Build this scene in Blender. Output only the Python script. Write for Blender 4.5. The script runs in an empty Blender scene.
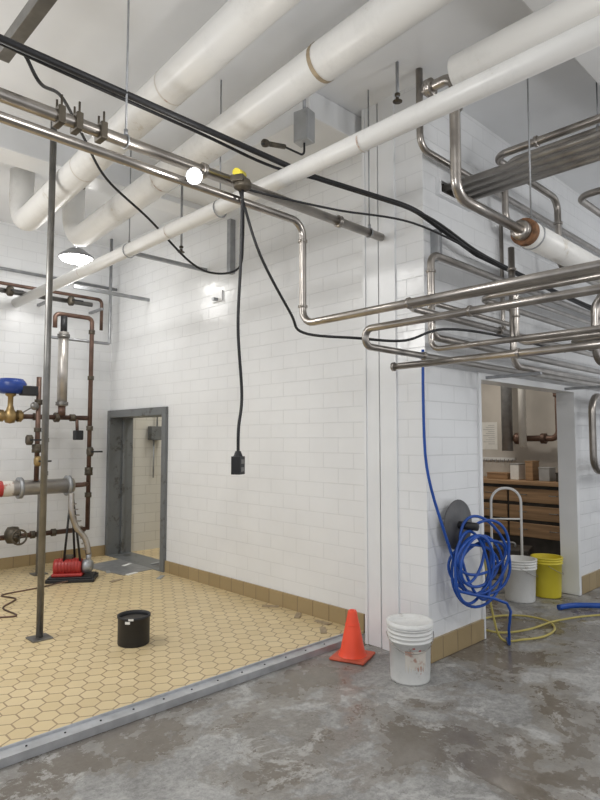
import bpy, math, random
from mathutils import Vector, Matrix
random.seed(4)
S = bpy.context.scene
COL = S.collection

# ------------------------------------------------------------------ materials
def newmat(name):
    m = bpy.data.materials.new(name); m.use_nodes = True
    nt = m.node_tree; b = nt.nodes["Principled BSDF"]
    return m, nt, b
def N(nt, t, **kw):
    n = nt.nodes.new(t)
    for k, v in kw.items(): setattr(n, k, v)
    return n
def ramp(nt, stops):
    r = nt.nodes.new("ShaderNodeValToRGB"); e = r.color_ramp.elements
    while len(e) < len(stops): e.new(0.5)
    for i, (p, c) in enumerate(stops):
        e[i].position = p; e[i].color = (*c, 1) if len(c) == 3 else c
    return r
def plain(name, col, rough=0.5, metal=0.0, var=0.12, scale=8.0, bump=0.0, spec=0.5, stretch=None):
    m, nt, b = newmat(name)
    tc = N(nt, "ShaderNodeTexCoord")
    no = N(nt, "ShaderNodeTexNoise"); no.inputs["Scale"].default_value = scale
    no.inputs["Detail"].default_value = 5
    src = tc.outputs["Object"]
    if stretch:
        mp = N(nt, "ShaderNodeMapping"); mp.inputs["Scale"].default_value = stretch
        nt.links.new(src, mp.inputs["Vector"]); src = mp.outputs["Vector"]
    nt.links.new(src, no.inputs["Vector"])
    lo = tuple(max(0, c*(1-var)) for c in col); hi = tuple(min(1, c*(1+var)) for c in col)
    r = ramp(nt, [(0.3, lo), (0.7, hi)])
    nt.links.new(no.outputs["Fac"], r.inputs["Fac"])
    nt.links.new(r.outputs["Color"], b.inputs["Base Color"])
    b.inputs["Roughness"].default_value = rough; b.inputs["Metallic"].default_value = metal
    b.inputs["Specular IOR Level"].default_value = spec
    if bump:
        bp = N(nt, "ShaderNodeBump"); bp.inputs["Strength"].default_value = bump; bp.inputs["Distance"].default_value = 0.01
        nt.links.new(no.outputs["Fac"], bp.inputs["Height"]); nt.links.new(bp.outputs["Normal"], b.inputs["Normal"])
    return m
def emis(name, col, st):
    m, nt, b = newmat(name)
    b.inputs["Emission Color"].default_value = (*col, 1); b.inputs["Emission Strength"].default_value = st
    b.inputs["Base Color"].default_value = (*col, 1)
    return m
def grimy(name, col, dirt, thr=0.56, scale=9, rough=.4):
    m, nt, b = newmat(name)
    tc = N(nt, "ShaderNodeTexCoord"); no = N(nt, "ShaderNodeTexNoise"); no.inputs["Scale"].default_value = scale
    no.inputs["Detail"].default_value = 9; no.inputs["Roughness"].default_value = .72
    nt.links.new(tc.outputs["Object"], no.inputs["Vector"])
    r = ramp(nt, [(thr-.12, col), (thr, tuple(c*.93 for c in col)), (thr+.05, dirt)])
    nt.links.new(no.outputs["Fac"], r.inputs["Fac"]); nt.links.new(r.outputs["Color"], b.inputs["Base Color"])
    b.inputs["Roughness"].default_value = rough
    return m
def blockwall(name, axis, c1, c2, mortar, bw, bh, ms=0.005, rough=0.3, bump=0.5):
    m, nt, b = newmat(name)
    g = N(nt, "ShaderNodeNewGeometry"); sp = N(nt, "ShaderNodeSeparateXYZ"); cb = N(nt, "ShaderNodeCombineXYZ")
    nt.links.new(g.outputs["Position"], sp.inputs[0])
    nt.links.new(sp.outputs["Y" if axis == "X" else "X"], cb.inputs["X"])
    nt.links.new(sp.outputs["Z"], cb.inputs["Y"])
    br = N(nt, "ShaderNodeTexBrick")
    br.inputs["Color1"].default_value = (*c1, 1); br.inputs["Color2"].default_value = (*c2, 1)
    br.inputs["Mortar"].default_value = (*mortar, 1); br.inputs["Scale"].default_value = 1
    br.inputs["Mortar Size"].default_value = ms; br.inputs["Mortar Smooth"].default_value = 0.6
    br.inputs["Brick Width"].default_value = bw; br.inputs["Row Height"].default_value = bh
    nt.links.new(cb.outputs[0], br.inputs["Vector"])
    no = N(nt, "ShaderNodeTexNoise"); no.inputs["Scale"].default_value = 1.3; no.inputs["Detail"].default_value = 6
    nt.links.new(g.outputs["Position"], no.inputs["Vector"])
    rr = ramp(nt, [(0.3, (0.94, 0.94, 0.94)), (0.6, (1, 1, 1))]); nt.links.new(no.outputs["Fac"], rr.inputs["Fac"])
    mx = N(nt, "ShaderNodeMix"); mx.data_type = "RGBA"; mx.blend_type = "MULTIPLY"; mx.inputs["Factor"].default_value = 1
    nt.links.new(br.outputs["Color"], mx.inputs["A"]); nt.links.new(rr.outputs["Color"], mx.inputs["B"])
    nt.links.new(mx.outputs["Result"], b.inputs["Base Color"])
    b.inputs["Roughness"].default_value = rough
    inv = N(nt, "ShaderNodeMath"); inv.operation = "SUBTRACT"; inv.inputs[0].default_value = 1
    nt.links.new(br.outputs["Fac"], inv.inputs[1])
    n2 = N(nt, "ShaderNodeTexNoise"); n2.inputs["Scale"].default_value = 7
    nt.links.new(g.outputs["Position"], n2.inputs["Vector"])
    ad = N(nt, "ShaderNodeMath"); ad.operation = "MULTIPLY_ADD"; ad.inputs[1].default_value = 1.8
    nt.links.new(n2.outputs["Fac"], ad.inputs[0]); nt.links.new(inv.outputs[0], ad.inputs[2])
    bp = N(nt, "ShaderNodeBump"); bp.inputs["Strength"].default_value = bump; bp.inputs["Distance"].default_value = 0.004
    nt.links.new(ad.outputs[0], bp.inputs["Height"]); nt.links.new(bp.outputs["Normal"], b.inputs["Normal"])
    return m
def hexfloor(name, s=0.125):
    m, nt, b = newmat(name)
    L = nt.links.new
    g = N(nt, "ShaderNodeNewGeometry")
    def V(op, a=None, bb=None, c=None):
        n = N(nt, "ShaderNodeVectorMath"); n.operation = op
        for i, x in enumerate((a, bb, c)):
            if x is None: continue
            if isinstance(x, tuple): n.inputs[i].default_value = x
            else: L(x, n.inputs[i])
        return n
    def M(op, a=None, bb=None):
        n = N(nt, "ShaderNodeMath"); n.operation = op
        for i, x in enumerate((a, bb)):
            if x is None: continue
            if isinstance(x, (int, float)): n.inputs[i].default_value = x
            else: L(x, n.inputs[i])
        return n.outputs[0]
    p0 = V("MULTIPLY", g.outputs["Position"], (1/s, 1/s, 0)).outputs[0]
    p = V("ADD", p0, (400.0, 400.0, 0)).outputs[0]
    R3 = 1.7320508
    r = (1.0, R3, 1.0); h = (0.5, R3/2, 0.0)
    a = V("SUBTRACT", V("MODULO", p, r).outputs[0], h).outputs[0]
    bv = V("SUBTRACT", V("MODULO", V("SUBTRACT", p, h).outputs[0], r).outputs[0], h).outputs[0]
    da = V("DOT_PRODUCT", a, a).outputs["Value"]; db = V("DOT_PRODUCT", bv, bv).outputs["Value"]
    sel = M("LESS_THAN", db, da)
    mx = N(nt, "ShaderNodeMix"); mx.data_type = "VECTOR"
    L(sel, mx.inputs[0]); L(a, mx.inputs[4]); L(bv, mx.inputs[5])
    gv = mx.outputs[1]
    ab = V("ABSOLUTE", gv).outputs[0]
    d1 = V("DOT_PRODUCT", ab, (0.5, R3/2, 0)).outputs["Value"]
    sx = N(nt, "ShaderNodeSeparateXYZ"); L(ab, sx.inputs[0])
    hd = M("MAXIMUM", d1, sx.outputs["X"])
    idv = V("SUBTRACT", p, gv).outputs[0]
    wn = N(nt, "ShaderNodeTexWhiteNoise"); L(V("SNAP", V("ADD", idv, (0.05, 0.05, 0)).outputs[0], (0.25, 0.25, 1)).outputs[0], wn.inputs["Vector"])
    cr = ramp(nt, [(0.0, (0.655, 0.52, 0.295)), (0.5, (0.685, 0.55, 0.32)), (1.0, (0.715, 0.58, 0.345))])
    L(wn.outputs["Value"], cr.inputs["Fac"])
    no = N(nt, "ShaderNodeTexNoise"); no.inputs["Scale"].default_value = 1.6; no.inputs["Detail"].default_value = 6
    L(g.outputs["Position"], no.inputs["Vector"])
    dr = ramp(nt, [(0.3, (0.91, 0.91, 0.91)), (0.6, (1, 1, 1))]); L(no.outputs["Fac"], dr.inputs["Fac"])
    mm = N(nt, "ShaderNodeMix"); mm.data_type = "RGBA"; mm.blend_type = "MULTIPLY"; mm.inputs["Factor"].default_value = 1
    L(cr.outputs["Color"], mm.inputs["A"]); L(dr.outputs["Color"], mm.inputs["B"])
    gr = M("GREATER_THAN", hd, 0.46)
    m2 = N(nt, "ShaderNodeMix"); m2.data_type = "RGBA"
    L(gr, m2.inputs["Factor"]); L(mm.outputs["Result"], m2.inputs["A"]); m2.inputs["B"].default_value = (0.35, 0.25, 0.145, 1)
    L(m2.outputs["Result"], b.inputs["Base Color"])
    b.inputs["Roughness"].default_value = 0.42
    bp = N(nt, "ShaderNodeBump"); bp.inputs["Strength"].default_value = 0.3; bp.inputs["Distance"].default_value = 0.003
    L(M("SUBTRACT", 1, gr), bp.inputs["Height"]); L(bp.outputs["Normal"], b.inputs["Normal"])
    return m
def concrete(name):
    m, nt, b = newmat(name); L = nt.links.new
    g = N(nt, "ShaderNodeNewGeometry")
    def nz(sc, det=8, dist=0.0, rough=0.6, off=0):
        n = N(nt, "ShaderNodeTexNoise"); n.inputs["Scale"].default_value = sc; n.inputs["Detail"].default_value = det
        n.inputs["Distortion"].default_value = dist; n.inputs["Roughness"].default_value = rough
        mp = N(nt, "ShaderNodeMapping"); mp.inputs["Location"].default_value = (off, off*.7, 0); L(g.outputs["Position"], mp.inputs["Vector"])
        L(mp.outputs["Vector"], n.inputs["Vector"]); return n.outputs["Fac"]
    def mixc(fac, A, B, mode="MIX"):
        x = N(nt, "ShaderNodeMix"); x.data_type = "RGBA"; x.blend_type = mode
        if isinstance(fac, float): x.inputs["Factor"].default_value = fac
        else: L(fac, x.inputs["Factor"])
        L(A, x.inputs["A"])
        if isinstance(B, tuple): x.inputs["B"].default_value = (*B, 1)
        else: L(B, x.inputs["B"])
        return x.outputs["Result"]
    def mul(a, k):
        x = N(nt, "ShaderNodeMath"); x.operation = "MULTIPLY"; x.inputs[1].default_value = k; L(a, x.inputs[0]); return x.outputs[0]
    base = ramp(nt, [(0.34, (0.22, 0.215, 0.205)), (0.5, (0.34, 0.335, 0.325)), (0.64, (0.47, 0.465, 0.45))]); L(nz(2.0, 14, 0.5, 0.78), base.inputs["Fac"])
    fine = ramp(nt, [(0.36, (0.55, 0.55, 0.55)), (0.58, (1.1, 1.1, 1.1))]); L(nz(24, 12, 0, 0.85), fine.inputs["Fac"])
    c = mixc(1.0, base.outputs["Color"], fine.outputs["Color"], "MULTIPLY")
    wn = nz(1.25, 14, 0.3, 0.66, 9.7)
    damp = ramp(nt, [(0.470, (0,)*3), (0.490, (1,)*3)]); L(wn, damp.inputs["Fac"])
    c = mixc(mul(damp.outputs["Color"], 0.48), c, (0.17, 0.145, 0.115))
    wet = ramp(nt, [(0.528, (0,)*3), (0.540, (1,)*3)]); L(wn, wet.inputs["Fac"])
    c = mixc(mul(wet.outputs["Color"], 0.6), c, (0.125, 0.10, 0.072))
    pale = ramp(nt, [(0.55, (0,)*3), (0.575, (1,)*3)]); L(nz(3.0, 14, 0.5, 0.8, 7), pale.inputs["Fac"])
    c = mixc(mul(pale.outputs["Color"], 0.55), c, (0.52, 0.515, 0.50))
    spk = ramp(nt, [(0.62, (0,)*3), (0.66, (1,)*3)]); L(nz(11, 10, 0.2, 0.7, 2), spk.inputs["Fac"])
    c = mixc(mul(spk.outputs["Color"], 0.5), c, (0.13, 0.12, 0.105))
    L(c, b.inputs["Base Color"])
    rr = ramp(nt, [(0.47, (0.6,)*3), (0.49, (0.4,)*3), (0.53, (0.3,)*3), (0.56, (0.10,)*3)]); L(wn, rr.inputs["Fac"]); L(rr.outputs["Color"], b.inputs["Roughness"])
    bs = ramp(nt, [(0.53, (1,)*3), (0.57, (0.15,)*3)]); L(wn, bs.inputs["Fac"])
    bp = N(nt, "ShaderNodeBump"); bp.inputs["Distance"].default_value = 0.008; L(mul(bs.outputs["Color"], .7), bp.inputs["Strength"])
    L(nz(12, 12, 0, 0.75), bp.inputs["Height"]); L(bp.outputs["Normal"], b.inputs["Normal"])
    return m

B1, B2, BM = (0.85, 0.86, 0.87), (0.84, 0.85, 0.86), (0.765, 0.775, 0.79)
M_wallX = blockwall("glazed_block_x", "X", B1, B2, BM, 0.36, 0.135, 0.0035, 0.2, 0.6)
M_wallY = blockwall("glazed_block_y", "Y", B1, B2, BM, 0.36, 0.135, 0.0035, 0.2, 0.6)
M_baseX = blockwall("base_tile_x", "X", (0.40, 0.30, 0.16), (0.35, 0.26, 0.135), (0.22, 0.16, 0.09), 0.20, 0.5, 0.006, 0.4)
M_baseY = blockwall("base_tile_y", "Y", (0.40, 0.30, 0.16), (0.35, 0.26, 0.135), (0.22, 0.16, 0.09), 0.20, 0.5, 0.006, 0.4)
M_hex = hexfloor("hex_tile")
M_conc = concrete("stained_concrete")
M_ceil = plain("ceiling_paint", (0.80, 0.81, 0.825), 0.18, 0, 0.04, 1.5, 0.2)
M_white = plain("white_paint", (0.83, 0.84, 0.85), 0.25, 0, 0.03, 3)
M_insul = grimy("insulation_jacket", (0.79, 0.78, 0.755), (0.60, 0.56, 0.49), .62, 3, .35)
M_steel = plain("stainless", (0.39, 0.36, 0.33), 0.28, 1.0, 0.25, 6)
M_steeld = plain("dull_steel", (0.22, 0.215, 0.205), 0.42, 0.9, 0.2, 8)
M_steelm = plain("mid_steel", (0.33, 0.31, 0.29), 0.38, 0.8, 0.2, 8)
M_steell = plain("light_steel", (0.50, 0.47, 0.44), 0.35, 0.7, 0.15, 8)
M_galv = plain("galvanised", (0.36, 0.37, 0.385), 0.45, 0.7, 0.15, 12)
M_frame = grimy("grey_frame_paint", (0.17, 0.18, 0.185), (0.09, 0.09, 0.085), .56, 5)
M_black = plain("black_rubber", (0.014, 0.014, 0.016), 0.5, 0, 0.2, 10)
M_copper = plain("aged_copper", (0.14, 0.085, 0.065), 0.45, 0.5, 0.45, 5)
M_rust = plain("rust", (0.20, 0.10, 0.05), 0.8, 0.1, 0.5, 25, .4)
M_brass = plain("brass", (0.34, 0.24, 0.11), 0.4, 0.8, 0.2, 9)
M_bronze = plain("dark_bronze", (0.10, 0.085, 0.065), 0.5, 0.6, 0.3, 12)
M_red = plain("red_paint", (0.40, 0.035, 0.03), 0.4, 0, 0.15, 8)
M_blue = plain("blue_paint", (0.012, 0.045, 0.24), 0.35, 0, 0.15, 8)
M_bhose = plain("blue_hose_rubber", (0.012, 0.075, 0.36), 0.38, 0, 0.15, 8)
M_yel = grimy("yellow_plastic", (0.74, 0.62, 0.05), (.4,.36,.2), .66)
M_ycord = plain("yellow_cord", (0.50, 0.42, 0.12), 0.5, 0, 0.1, 8)
M_orange = plain("orange_plastic", (0.95, 0.085, 0.03), 0.42, 0, 0.06, 5)
M_bucket = grimy("white_plastic", (0.78, 0.78, 0.76), (.42,.37,.31), .62)
M_wood = plain("drawer_wood", (0.36, 0.225, 0.125), 0.5, 0, 0.3, 4, 0, 0.5, (1, 0.3, 6))
M_paper = plain("paper", (0.8, 0.8, 0.78), 0.6, 0, 0.05, 20)
M_tan = plain("tape_tan", (0.38, 0.30, 0.2), 0.6, 0, 0.25, 20)
M_grey = plain("grey_box_paint", (0.42, 0.43, 0.44), 0.4, 0.2, 0.1, 8)
M_dull = plain("back_room_wall", (0.56, 0.53, 0.49), 0.6, 0, 0.12, 2)
M_lamp = emis("lamp_glow", (1.0, 0.99, 0.95), 20)
M_alu = plain("aluminium_curb", (0.50, 0.51, 0.53), 0.38, 0.6, 0.15, 10)
M_stainbucket = grimy("smeared_plastic", (0.66, 0.62, 0.56), (.45,.28,.22), .55)
M_dark = plain("dark_stuff", (.05,.045,.04), .6, 0, .3, 8)

# ------------------------------------------------------------------ geometry
def fillet(pts, rad, n=7):
    pts = [Vector(p) for p in pts]; out = [pts[0]]
    for i in range(1, len(pts)-1):
        a, b, c = pts[i-1], pts[i], pts[i+1]
        u = (a-b); v = (c-b); lu, lv = u.length, v.length
        if lu < 1e-6 or lv < 1e-6: continue
        u /= lu; v /= lv
        ang = u.angle(v)
        if ang > 3.1: out.append(b); continue
        d = min(rad/math.tan(ang/2), lu*0.48, lv*0.48)
        r = d*math.tan(ang/2)
        cen = b+(u+v).normalized()*(r/math.sin(ang/2))
        p0 = b+u*d; p1 = b+v*d
        e0 = p0-cen; e1 = p1-cen; th = e0.angle(e1)
        for k in range(n+1):
            t = k/n
            out.append(cen+(e0*math.sin((1-t)*th)+e1*math.sin(t*th))/math.sin(th))
    out.append(pts[-1]); return out
def smooth_path(pts, n=8):
    P = [Vector(p) for p in pts]; P = [P[0]*2-P[1]]+P+[P[-1]*2-P[-2]]; out = []
    for i in range(1, len(P)-2):
        for k in range(n):
            t = k/n; a, b, c, d = P[i-1], P[i], P[i+1], P[i+2]
            out.append(0.5*((2*b)+(c-a)*t+(2*a-5*b+4*c-d)*t*t+(3*b-a-3*c+d)*t**3))
    out.append(P[-2]); return out

class Geo:
    def __init__(s): s.v = []; s.f = []; s.m = []; s.sm = []
    def _add(s, vs, fs, mi, sm):
        o = len(s.v); s.v += [Vector(v) for v in vs]
        for f in fs: s.f.append([i+o for i in f]); s.m.append(mi); s.sm.append(sm)
        return s
    def box(s, lo, hi, mi=0, M=None):
        x0, y0, z0 = lo; x1, y1, z1 = hi
        vs = [Vector(p) for p in ((x0,y0,z0),(x1,y0,z0),(x1,y1,z0),(x0,y1,z0),(x0,y0,z1),(x1,y0,z1),(x1,y1,z1),(x0,y1,z1))]
        if M: vs = [M @ v for v in vs]
        return s._add(vs, [(0,3,2,1),(4,5,6,7),(0,1,5,4),(1,2,6,5),(2,3,7,6),(3,0,4,7)], mi, False)
    def tube(s, pts, r, seg=14, mi=0, cap=True):
        P = [Vector(p) for p in pts]; Q = [P[0]]
        for p in P[1:]:
            if (p-Q[-1]).length > 1e-5: Q.append(p)
        P = Q; n = len(P)
        T = [((P[min(i+1, n-1)]-P[max(i-1, 0)]).normalized()) for i in range(n)]
        up = Vector((0, 0, 1)) if abs(T[0].z) < 0.9 else Vector((1, 0, 0))
        X = T[0].cross(up).normalized(); vs = []
        for i in range(n):
            X = (X-T[i]*X.dot(T[i])).normalized(); Y = T[i].cross(X)
            rr = r[i] if isinstance(r, (list, tuple)) else r
            for k in range(seg):
                a = 2*math.pi*k/seg; vs.append(P[i]+X*(rr*math.cos(a))+Y*(rr*math.sin(a)))
        fs = [(i*seg+k, i*seg+(k+1) % seg, (i+1)*seg+(k+1) % seg, (i+1)*seg+k) for i in range(n-1) for k in range(seg)]
        s._add(vs, fs, mi, True)
        if cap:
            o = len(s.v)-len(vs)
            s.f.append([o+k for k in range(seg)][::-1]); s.m.append(mi); s.sm.append(False)
            s.f.append([o+(n-1)*seg+k for k in range(seg)]); s.m.append(mi); s.sm.append(False)
        return s
    def cyl(s, a, b, r, seg=18, mi=0): return s.tube([a, b], r, seg, mi)
    def lathe(s, prof, c=(0,0,0), axis=(0,0,1), seg=32, mi=0, sm=True):
        q = Vector((0,0,1)).rotation_difference(Vector(axis)); c = Vector(c); vs = []
        for r, z in prof:
            for k in range(seg):
                a = 2*math.pi*k/seg; vs.append(c+q @ Vector((r*math.cos(a), r*math.sin(a), z)))
        n = len(prof)
        fs = [(i*seg+k, i*seg+(k+1) % seg, (i+1)*seg+(k+1) % seg, (i+1)*seg+k) for i in range(n-1) for k in range(seg)]
        return s._add(vs, fs, mi, sm)
    def torus(s, c, R, r, axis=(0,0,1), seg=32, ms=8, mi=0):
        q = Vector((0,0,1)).rotation_difference(Vector(axis)); c = Vector(c); vs = []
        for i in range(seg):
            a = 2*math.pi*i/seg
            for k in range(ms):
                b = 2*math.pi*k/ms
                vs.append(c+q @ Vector(((R+r*math.cos(b))*math.cos(a), (R+r*math.cos(b))*math.sin(a), r*math.sin(b))))
        fs = [(i*ms+k, ((i+1) % seg)*ms+k, ((i+1) % seg)*ms+(k+1) % ms, i*ms+(k+1) % ms) for i in range(seg) for k in range(ms)]
        return s._add(vs, fs, mi, True)
    def make(s, name, mats, parent=None, origin=None, label=None, cat=None, bevel=0, kind=None, group=None):
        if not isinstance(mats, (list, tuple)): mats = [mats]
        o = Vector(origin) if origin is not None else Vector((0,0,0))
        me = bpy.data.meshes.new(name)
        me.from_pydata([tuple(v-o) for v in s.v], [], s.f)
        for m in mats: me.materials.append(m)
        for i, p in enumerate(me.polygons): p.material_index = s.m[i]; p.use_smooth = s.sm[i]
        me.update()
        ob = bpy.data.objects.new(name, me); COL.objects.link(ob); ob.location = o
        if parent: ob.parent = parent
        if bevel:
            b = ob.modifiers.new("bevel", "BEVEL"); b.width = bevel; b.segments = 2; b.limit_method = "ANGLE"
        if label: ob["label"] = label
        if cat: ob["category"] = cat
        if kind: ob["kind"] = kind
        if group: ob["group"] = group
        return ob
def root(name, loc, label, cat, rotz=0, group=None):
    e = bpy.data.objects.new(name, None); COL.objects.link(e); e.location = loc; e.rotation_euler = (0, 0, rotz)
    e.empty_display_size = 0.1; e["label"] = label; e["category"] = cat
    if group: e["group"] = group
    return e
def pipe(name, pts, r, mat, label, cat="pipe", bend=None, group=None, seg=16, flanges=(), fmat=None, fname="clamp"):
    bend = bend if bend is not None else r*2.6
    path = fillet(pts, bend) if len(pts) > 2 else pts
    o = Vector(pts[0])
    ob = Geo().tube(path, r, seg).make(name, mat, origin=o, label=label, cat=cat, group=group)
    for (p, ax, fr, fl) in flanges:
        p = Vector(p)-o; ax = Vector(ax).normalized()
        g = Geo().lathe([(r*0.9, -fl/2), (fr, -fl/2), (fr, -fl*0.1), (fr*0.93, 0), (fr, fl*0.1), (fr, fl/2), (r*0.9, fl/2)], p, ax, 20)
        g.make(fname, fmat or mat, parent=ob)
    return ob
def cable(name, pts, r, mat, label, cat="cable", group=None, seg=8):
    return Geo().tube(smooth_path(pts), r, seg).make(name, mat, origin=pts[0], label=label, cat=cat, group=group)

# ------------------------------------------------------------------ room shell
H = 4.35
def struct(g, name, mats, bevel=0): return g.make(name, mats, kind="structure", bevel=bevel)
g = Geo().box((3.95, 2.92, 0), (4.25, 6.42, H)).box((3.95, 6.42, 2.0), (4.25, 7.94, H))
struct(g, "wall_main", M_wallX)
struct(Geo().box((3.75, 2.541, 0), (4.25, 2.92, H)), "wall_pilaster", M_wallX)
g = Geo().box((3.751, 2.54, 0), (4.50, 2.69, H)).box((4.50, 2.54, 2.14), (6.49, 2.69, H)).box((6.49, 2.54, 0), (12.0, 2.69, H))
struct(g, "wall_right", M_wallY)
struct(Geo().box((-4, 7.94, 0), (6.2, 8.2, H)), "wall_back", M_wallY)
struct(Geo().box((-5, -5, -0.1), (12, 12, -0.002)), "floor", M_conc)
struct(Geo().box((-4, 3.3, -0.02), (5.7, 7.94, 0.012)), "floor_tile", M_hex)
struct(Geo().box((-5, -5, H), (12, 12, H+0.2)), "ceiling", M_ceil)
M_cream = blockwall("cream_block", "X", (0.70, 0.68, 0.62), (0.68, 0.66, 0.60), (0.55, 0.53, 0.48), 0.36, 0.135, 0.005, 0.35, 0.5)
M_creamY = blockwall("cream_block_y", "Y", (0.68, 0.66, 0.60), (0.66, 0.64, 0.58), (0.53, 0.51, 0.46), 0.36, 0.135, 0.005, 0.35, 0.5)
struct(Geo().box((5.7, 4.5, 0), (5.9, 8.2, H)), "wall_corridor", M_cream)
struct(Geo().box((4.25, 7.90, 0), (5.7, 7.94, H)), "wall_corridor_far", M_creamY)
struct(Geo().box((4.25, 4.3, 0), (5.9, 4.5, H)), "wall_corridor_end", M_wallY)
struct(Geo().box((8.1, 2.69, 0), (8.3, 5.4, H)), "wall_store", M_dull)
struct(Geo().box((5.9, 5.2, 0), (8.3, 5.4, H)), "wall_store_side", M_dull)
struct(Geo().box((4.25, 4.1, 0), (5.9, 4.3, H)), "wall_store_near", M_dull)
g = Geo().box((3.735, 2.80, 0), (3.75, 2.955, H)).box((3.75, 2.93, 0), (3.90, 2.955, H)).box((3.745, 2.975, 0), (3.95, 3.125, H)).box((3.735, 3.10, 0), (3.745, 3.125, H)).box((3.86, 2.955, 0), (3.88, 2.975, H))
struct(g, "trim_1", M_white)
struct(Geo().box((-4, 5.3, H-0.28), (3.95, 5.6, H)), "trim_2", M_white, 0.01)
struct(Geo().box((3.2, 3.2, H-0.22), (3.95, 5.3, H)), "trim_3", M_white, 0.01)
struct(Geo().box((-5, 1.2, H-0.2), (12, 1.5, H)), "trim_4", M_white, 0.01)
struct(Geo().box((3.93, 3.3, 0), (3.95, 6.42, 0.15)), "baseboard_main", M_baseX)
struct(Geo().box((-4, 7.92, 0), (3.95, 7.94, 0.15)), "baseboard_back", M_baseY)
struct(Geo().box((3.75, 2.52, 0), (4.50, 2.54, 0.16)).box((6.49, 2.52, 0), (12, 2.54, 0.18)), "baseboard_right", M_baseY)
g = Geo().box((3.91, 6.41, 0), (4.27, 6.50, 2.01)).box((3.91, 7.86, 0), (4.27, 7.94, 2.01)).box((3.91, 6.50, 1.91), (4.27, 7.86, 2.01))
g.box((4.1, 6.50, 0), (4.14, 6.53, 1.91)).box((4.1, 7.83, 0), (4.14, 7.86, 1.91)).box((3.91,6.50,0),(4.27,7.86,0.02))
struct(g, "door_1", M_frame, 0.004)
g = Geo().box((4.49, 2.52, 0), (4.53, 2.71, 2.16)).box((6.44, 2.52, 0), (6.50, 2.71, 2.16)).box((4.53, 2.52, 2.10), (6.44, 2.71, 2.16))
struct(g, "door_2", M_white, 0.004)
g = Geo().box((-4, 3.20, 0), (3.72, 3.208, 0.045)).box((-4, 3.208, 0.034), (3.72, 3.29, 0.042)).box((-4, 3.29, 0), (3.72, 3.30, 0.055))
k = -1.0
while k < 3.6:
    g.lathe([(0.006, 0), (0.006, 0.004), (0, 0.005)], (k, 3.25, 0.042), seg=8, mi=1); k += 0.2
struct(g, "trim_5", [M_alu, M_black])
g = Geo().box((3.92,2.50,3.50),(4.42,2.54,3.525)).box((3.92,2.50,3.615),(4.42,2.54,3.64)).box((3.92,2.50,3.525),(3.945,2.54,3.615)).box((4.395,2.50,3.525),(4.42,2.54,3.615)).box((3.945,2.53,3.525),(4.395,2.54,3.615),1)  # collar frame; flat dark panel inside stands in for a recess's shade
struct(g, "trim_6", [M_white, M_dark])

# ------------------------------------------------------------------ large insulated pipes
def band(parent, p, ax, r, w, mat, name="band"):
    o = parent.location
    Geo().lathe([(r, -w/2), (r, w/2)], Vector(p)-o, ax, 24).make(name, mat, parent=parent)
p1 = pipe("insulated_pipe", [(2.12, 6.3, H-.001), (2.12, 6.3, 3.78), (1.98, 2.3, 3.94), (1.87, -1.5, 4.08)], 0.117, M_insul, "large white insulated overhead pipe rising into the ceiling", bend=0.3, seg=24)
p2 = pipe("insulated_pipe", [(2.60, 6.15, H-.001), (2.60, 6.15, 3.68), (2.45, 2.29, 3.82), (2.35, -1.5, 3.95)], 0.113, M_insul, "large white insulated overhead pipe with a taped joint", bend=0.3, seg=24)
band(p2, (2.452, 2.35, 3.818), (0.04, 1, -0.036), 0.115, 0.03, M_tan, "tape_band")
band(p2, (2.526, 4.24, 3.749), (0.04, 1, -0.036), 0.1145, 0.015, M_stainbucket, "joint_band")
for y in (3.3, 4.7): band(p1, (1.98+.035*(y-2.3), y, 3.94-.04*(y-2.3)), (0.035, 1, -0.04), 0.1185, 0.015, M_stainbucket, "joint_band")
p3 = pipe("insulated_pipe", [(2.64, 7.93, 3.34), (2.64, -1.5, 3.36)], 0.058, M_insul, "long slim white insulated pipe running under the ceiling", seg=20)
for y in (2.2, 4.3, 6.0): band(p3, (2.64, y, 3.346), (0, 1, 0), 0.0595, 0.012, M_stainbucket, "joint_band")
p4 = pipe("insulated_pipe", [(2.86, 1.70, 3.63), (2.86, -1.5, 3.63)], 0.10, M_insul, "white insulated pipe with a flat capped end", seg=24)
p5 = pipe("insulated_pipe", [(3.66, 1.72, 2.94), (9.0, 1.72, 2.94)], 0.085, M_insul, "white insulated pipe with rusty end joined to stainless pipe", seg=24)
o5 = p5.location
Geo().lathe([(.0,-.002),(.084,-.002),(.087,.0),(.087,.05),(.085,.055)],Vector((3.66,1.72,2.94))-o5,(1,0,0),24).make("rusty_end", M_rust, parent=p5)

# ------------------------------------------------------------------ stainless pipes
st = "polished stainless process pipe "
X, Y, Z = (1,0,0), (0,1,0), (0,0,1)
def sp(pts, r, lab, mat=None, bend=None, fl=(), group=None):
    return pipe("stainless_pipe", pts, r, mat or M_steel, (st+lab) if mat is None else lab, bend=bend, flanges=fl, group=group)
sp([(-1.5, 2.9, 3.2), (3.7, 2.9, 3.2)], 0.032, "running overhead with bolted clamps", fl=[((2.0,2.9,3.2),X,0.045,0.03),((3.2,2.9,3.2),X,0.043,0.03)])
sp([(-1.5, 2.87, 3.08), (2.80, 2.87, 3.08), (2.80, 2.87, 2.38), (2.80, 0.3, 2.38)], 0.025, "dropping then turning toward the rack", bend=0.10, fl=[((2.8,2.87,2.95),Z,0.033,0.015),((2.8,2.87,2.5),Z,0.033,0.015),((2.8,2.0,2.38),Y,0.033,0.015)])
sp([(2.86, 1.92, 3.63),(2.86, 1.86, 3.63), (2.86,1.72,3.63), (2.86,1.72,2.94), (3.63, 1.72, 2.94)], 0.030, "hooking down from an insulated pipe", bend=0.10, fl=[((3.63,1.72,2.94),X,0.062,0.045),((2.86,1.72,3.45),Z,0.045,0.03),((2.86,1.88,3.63),Y,0.05,0.04)])
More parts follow.
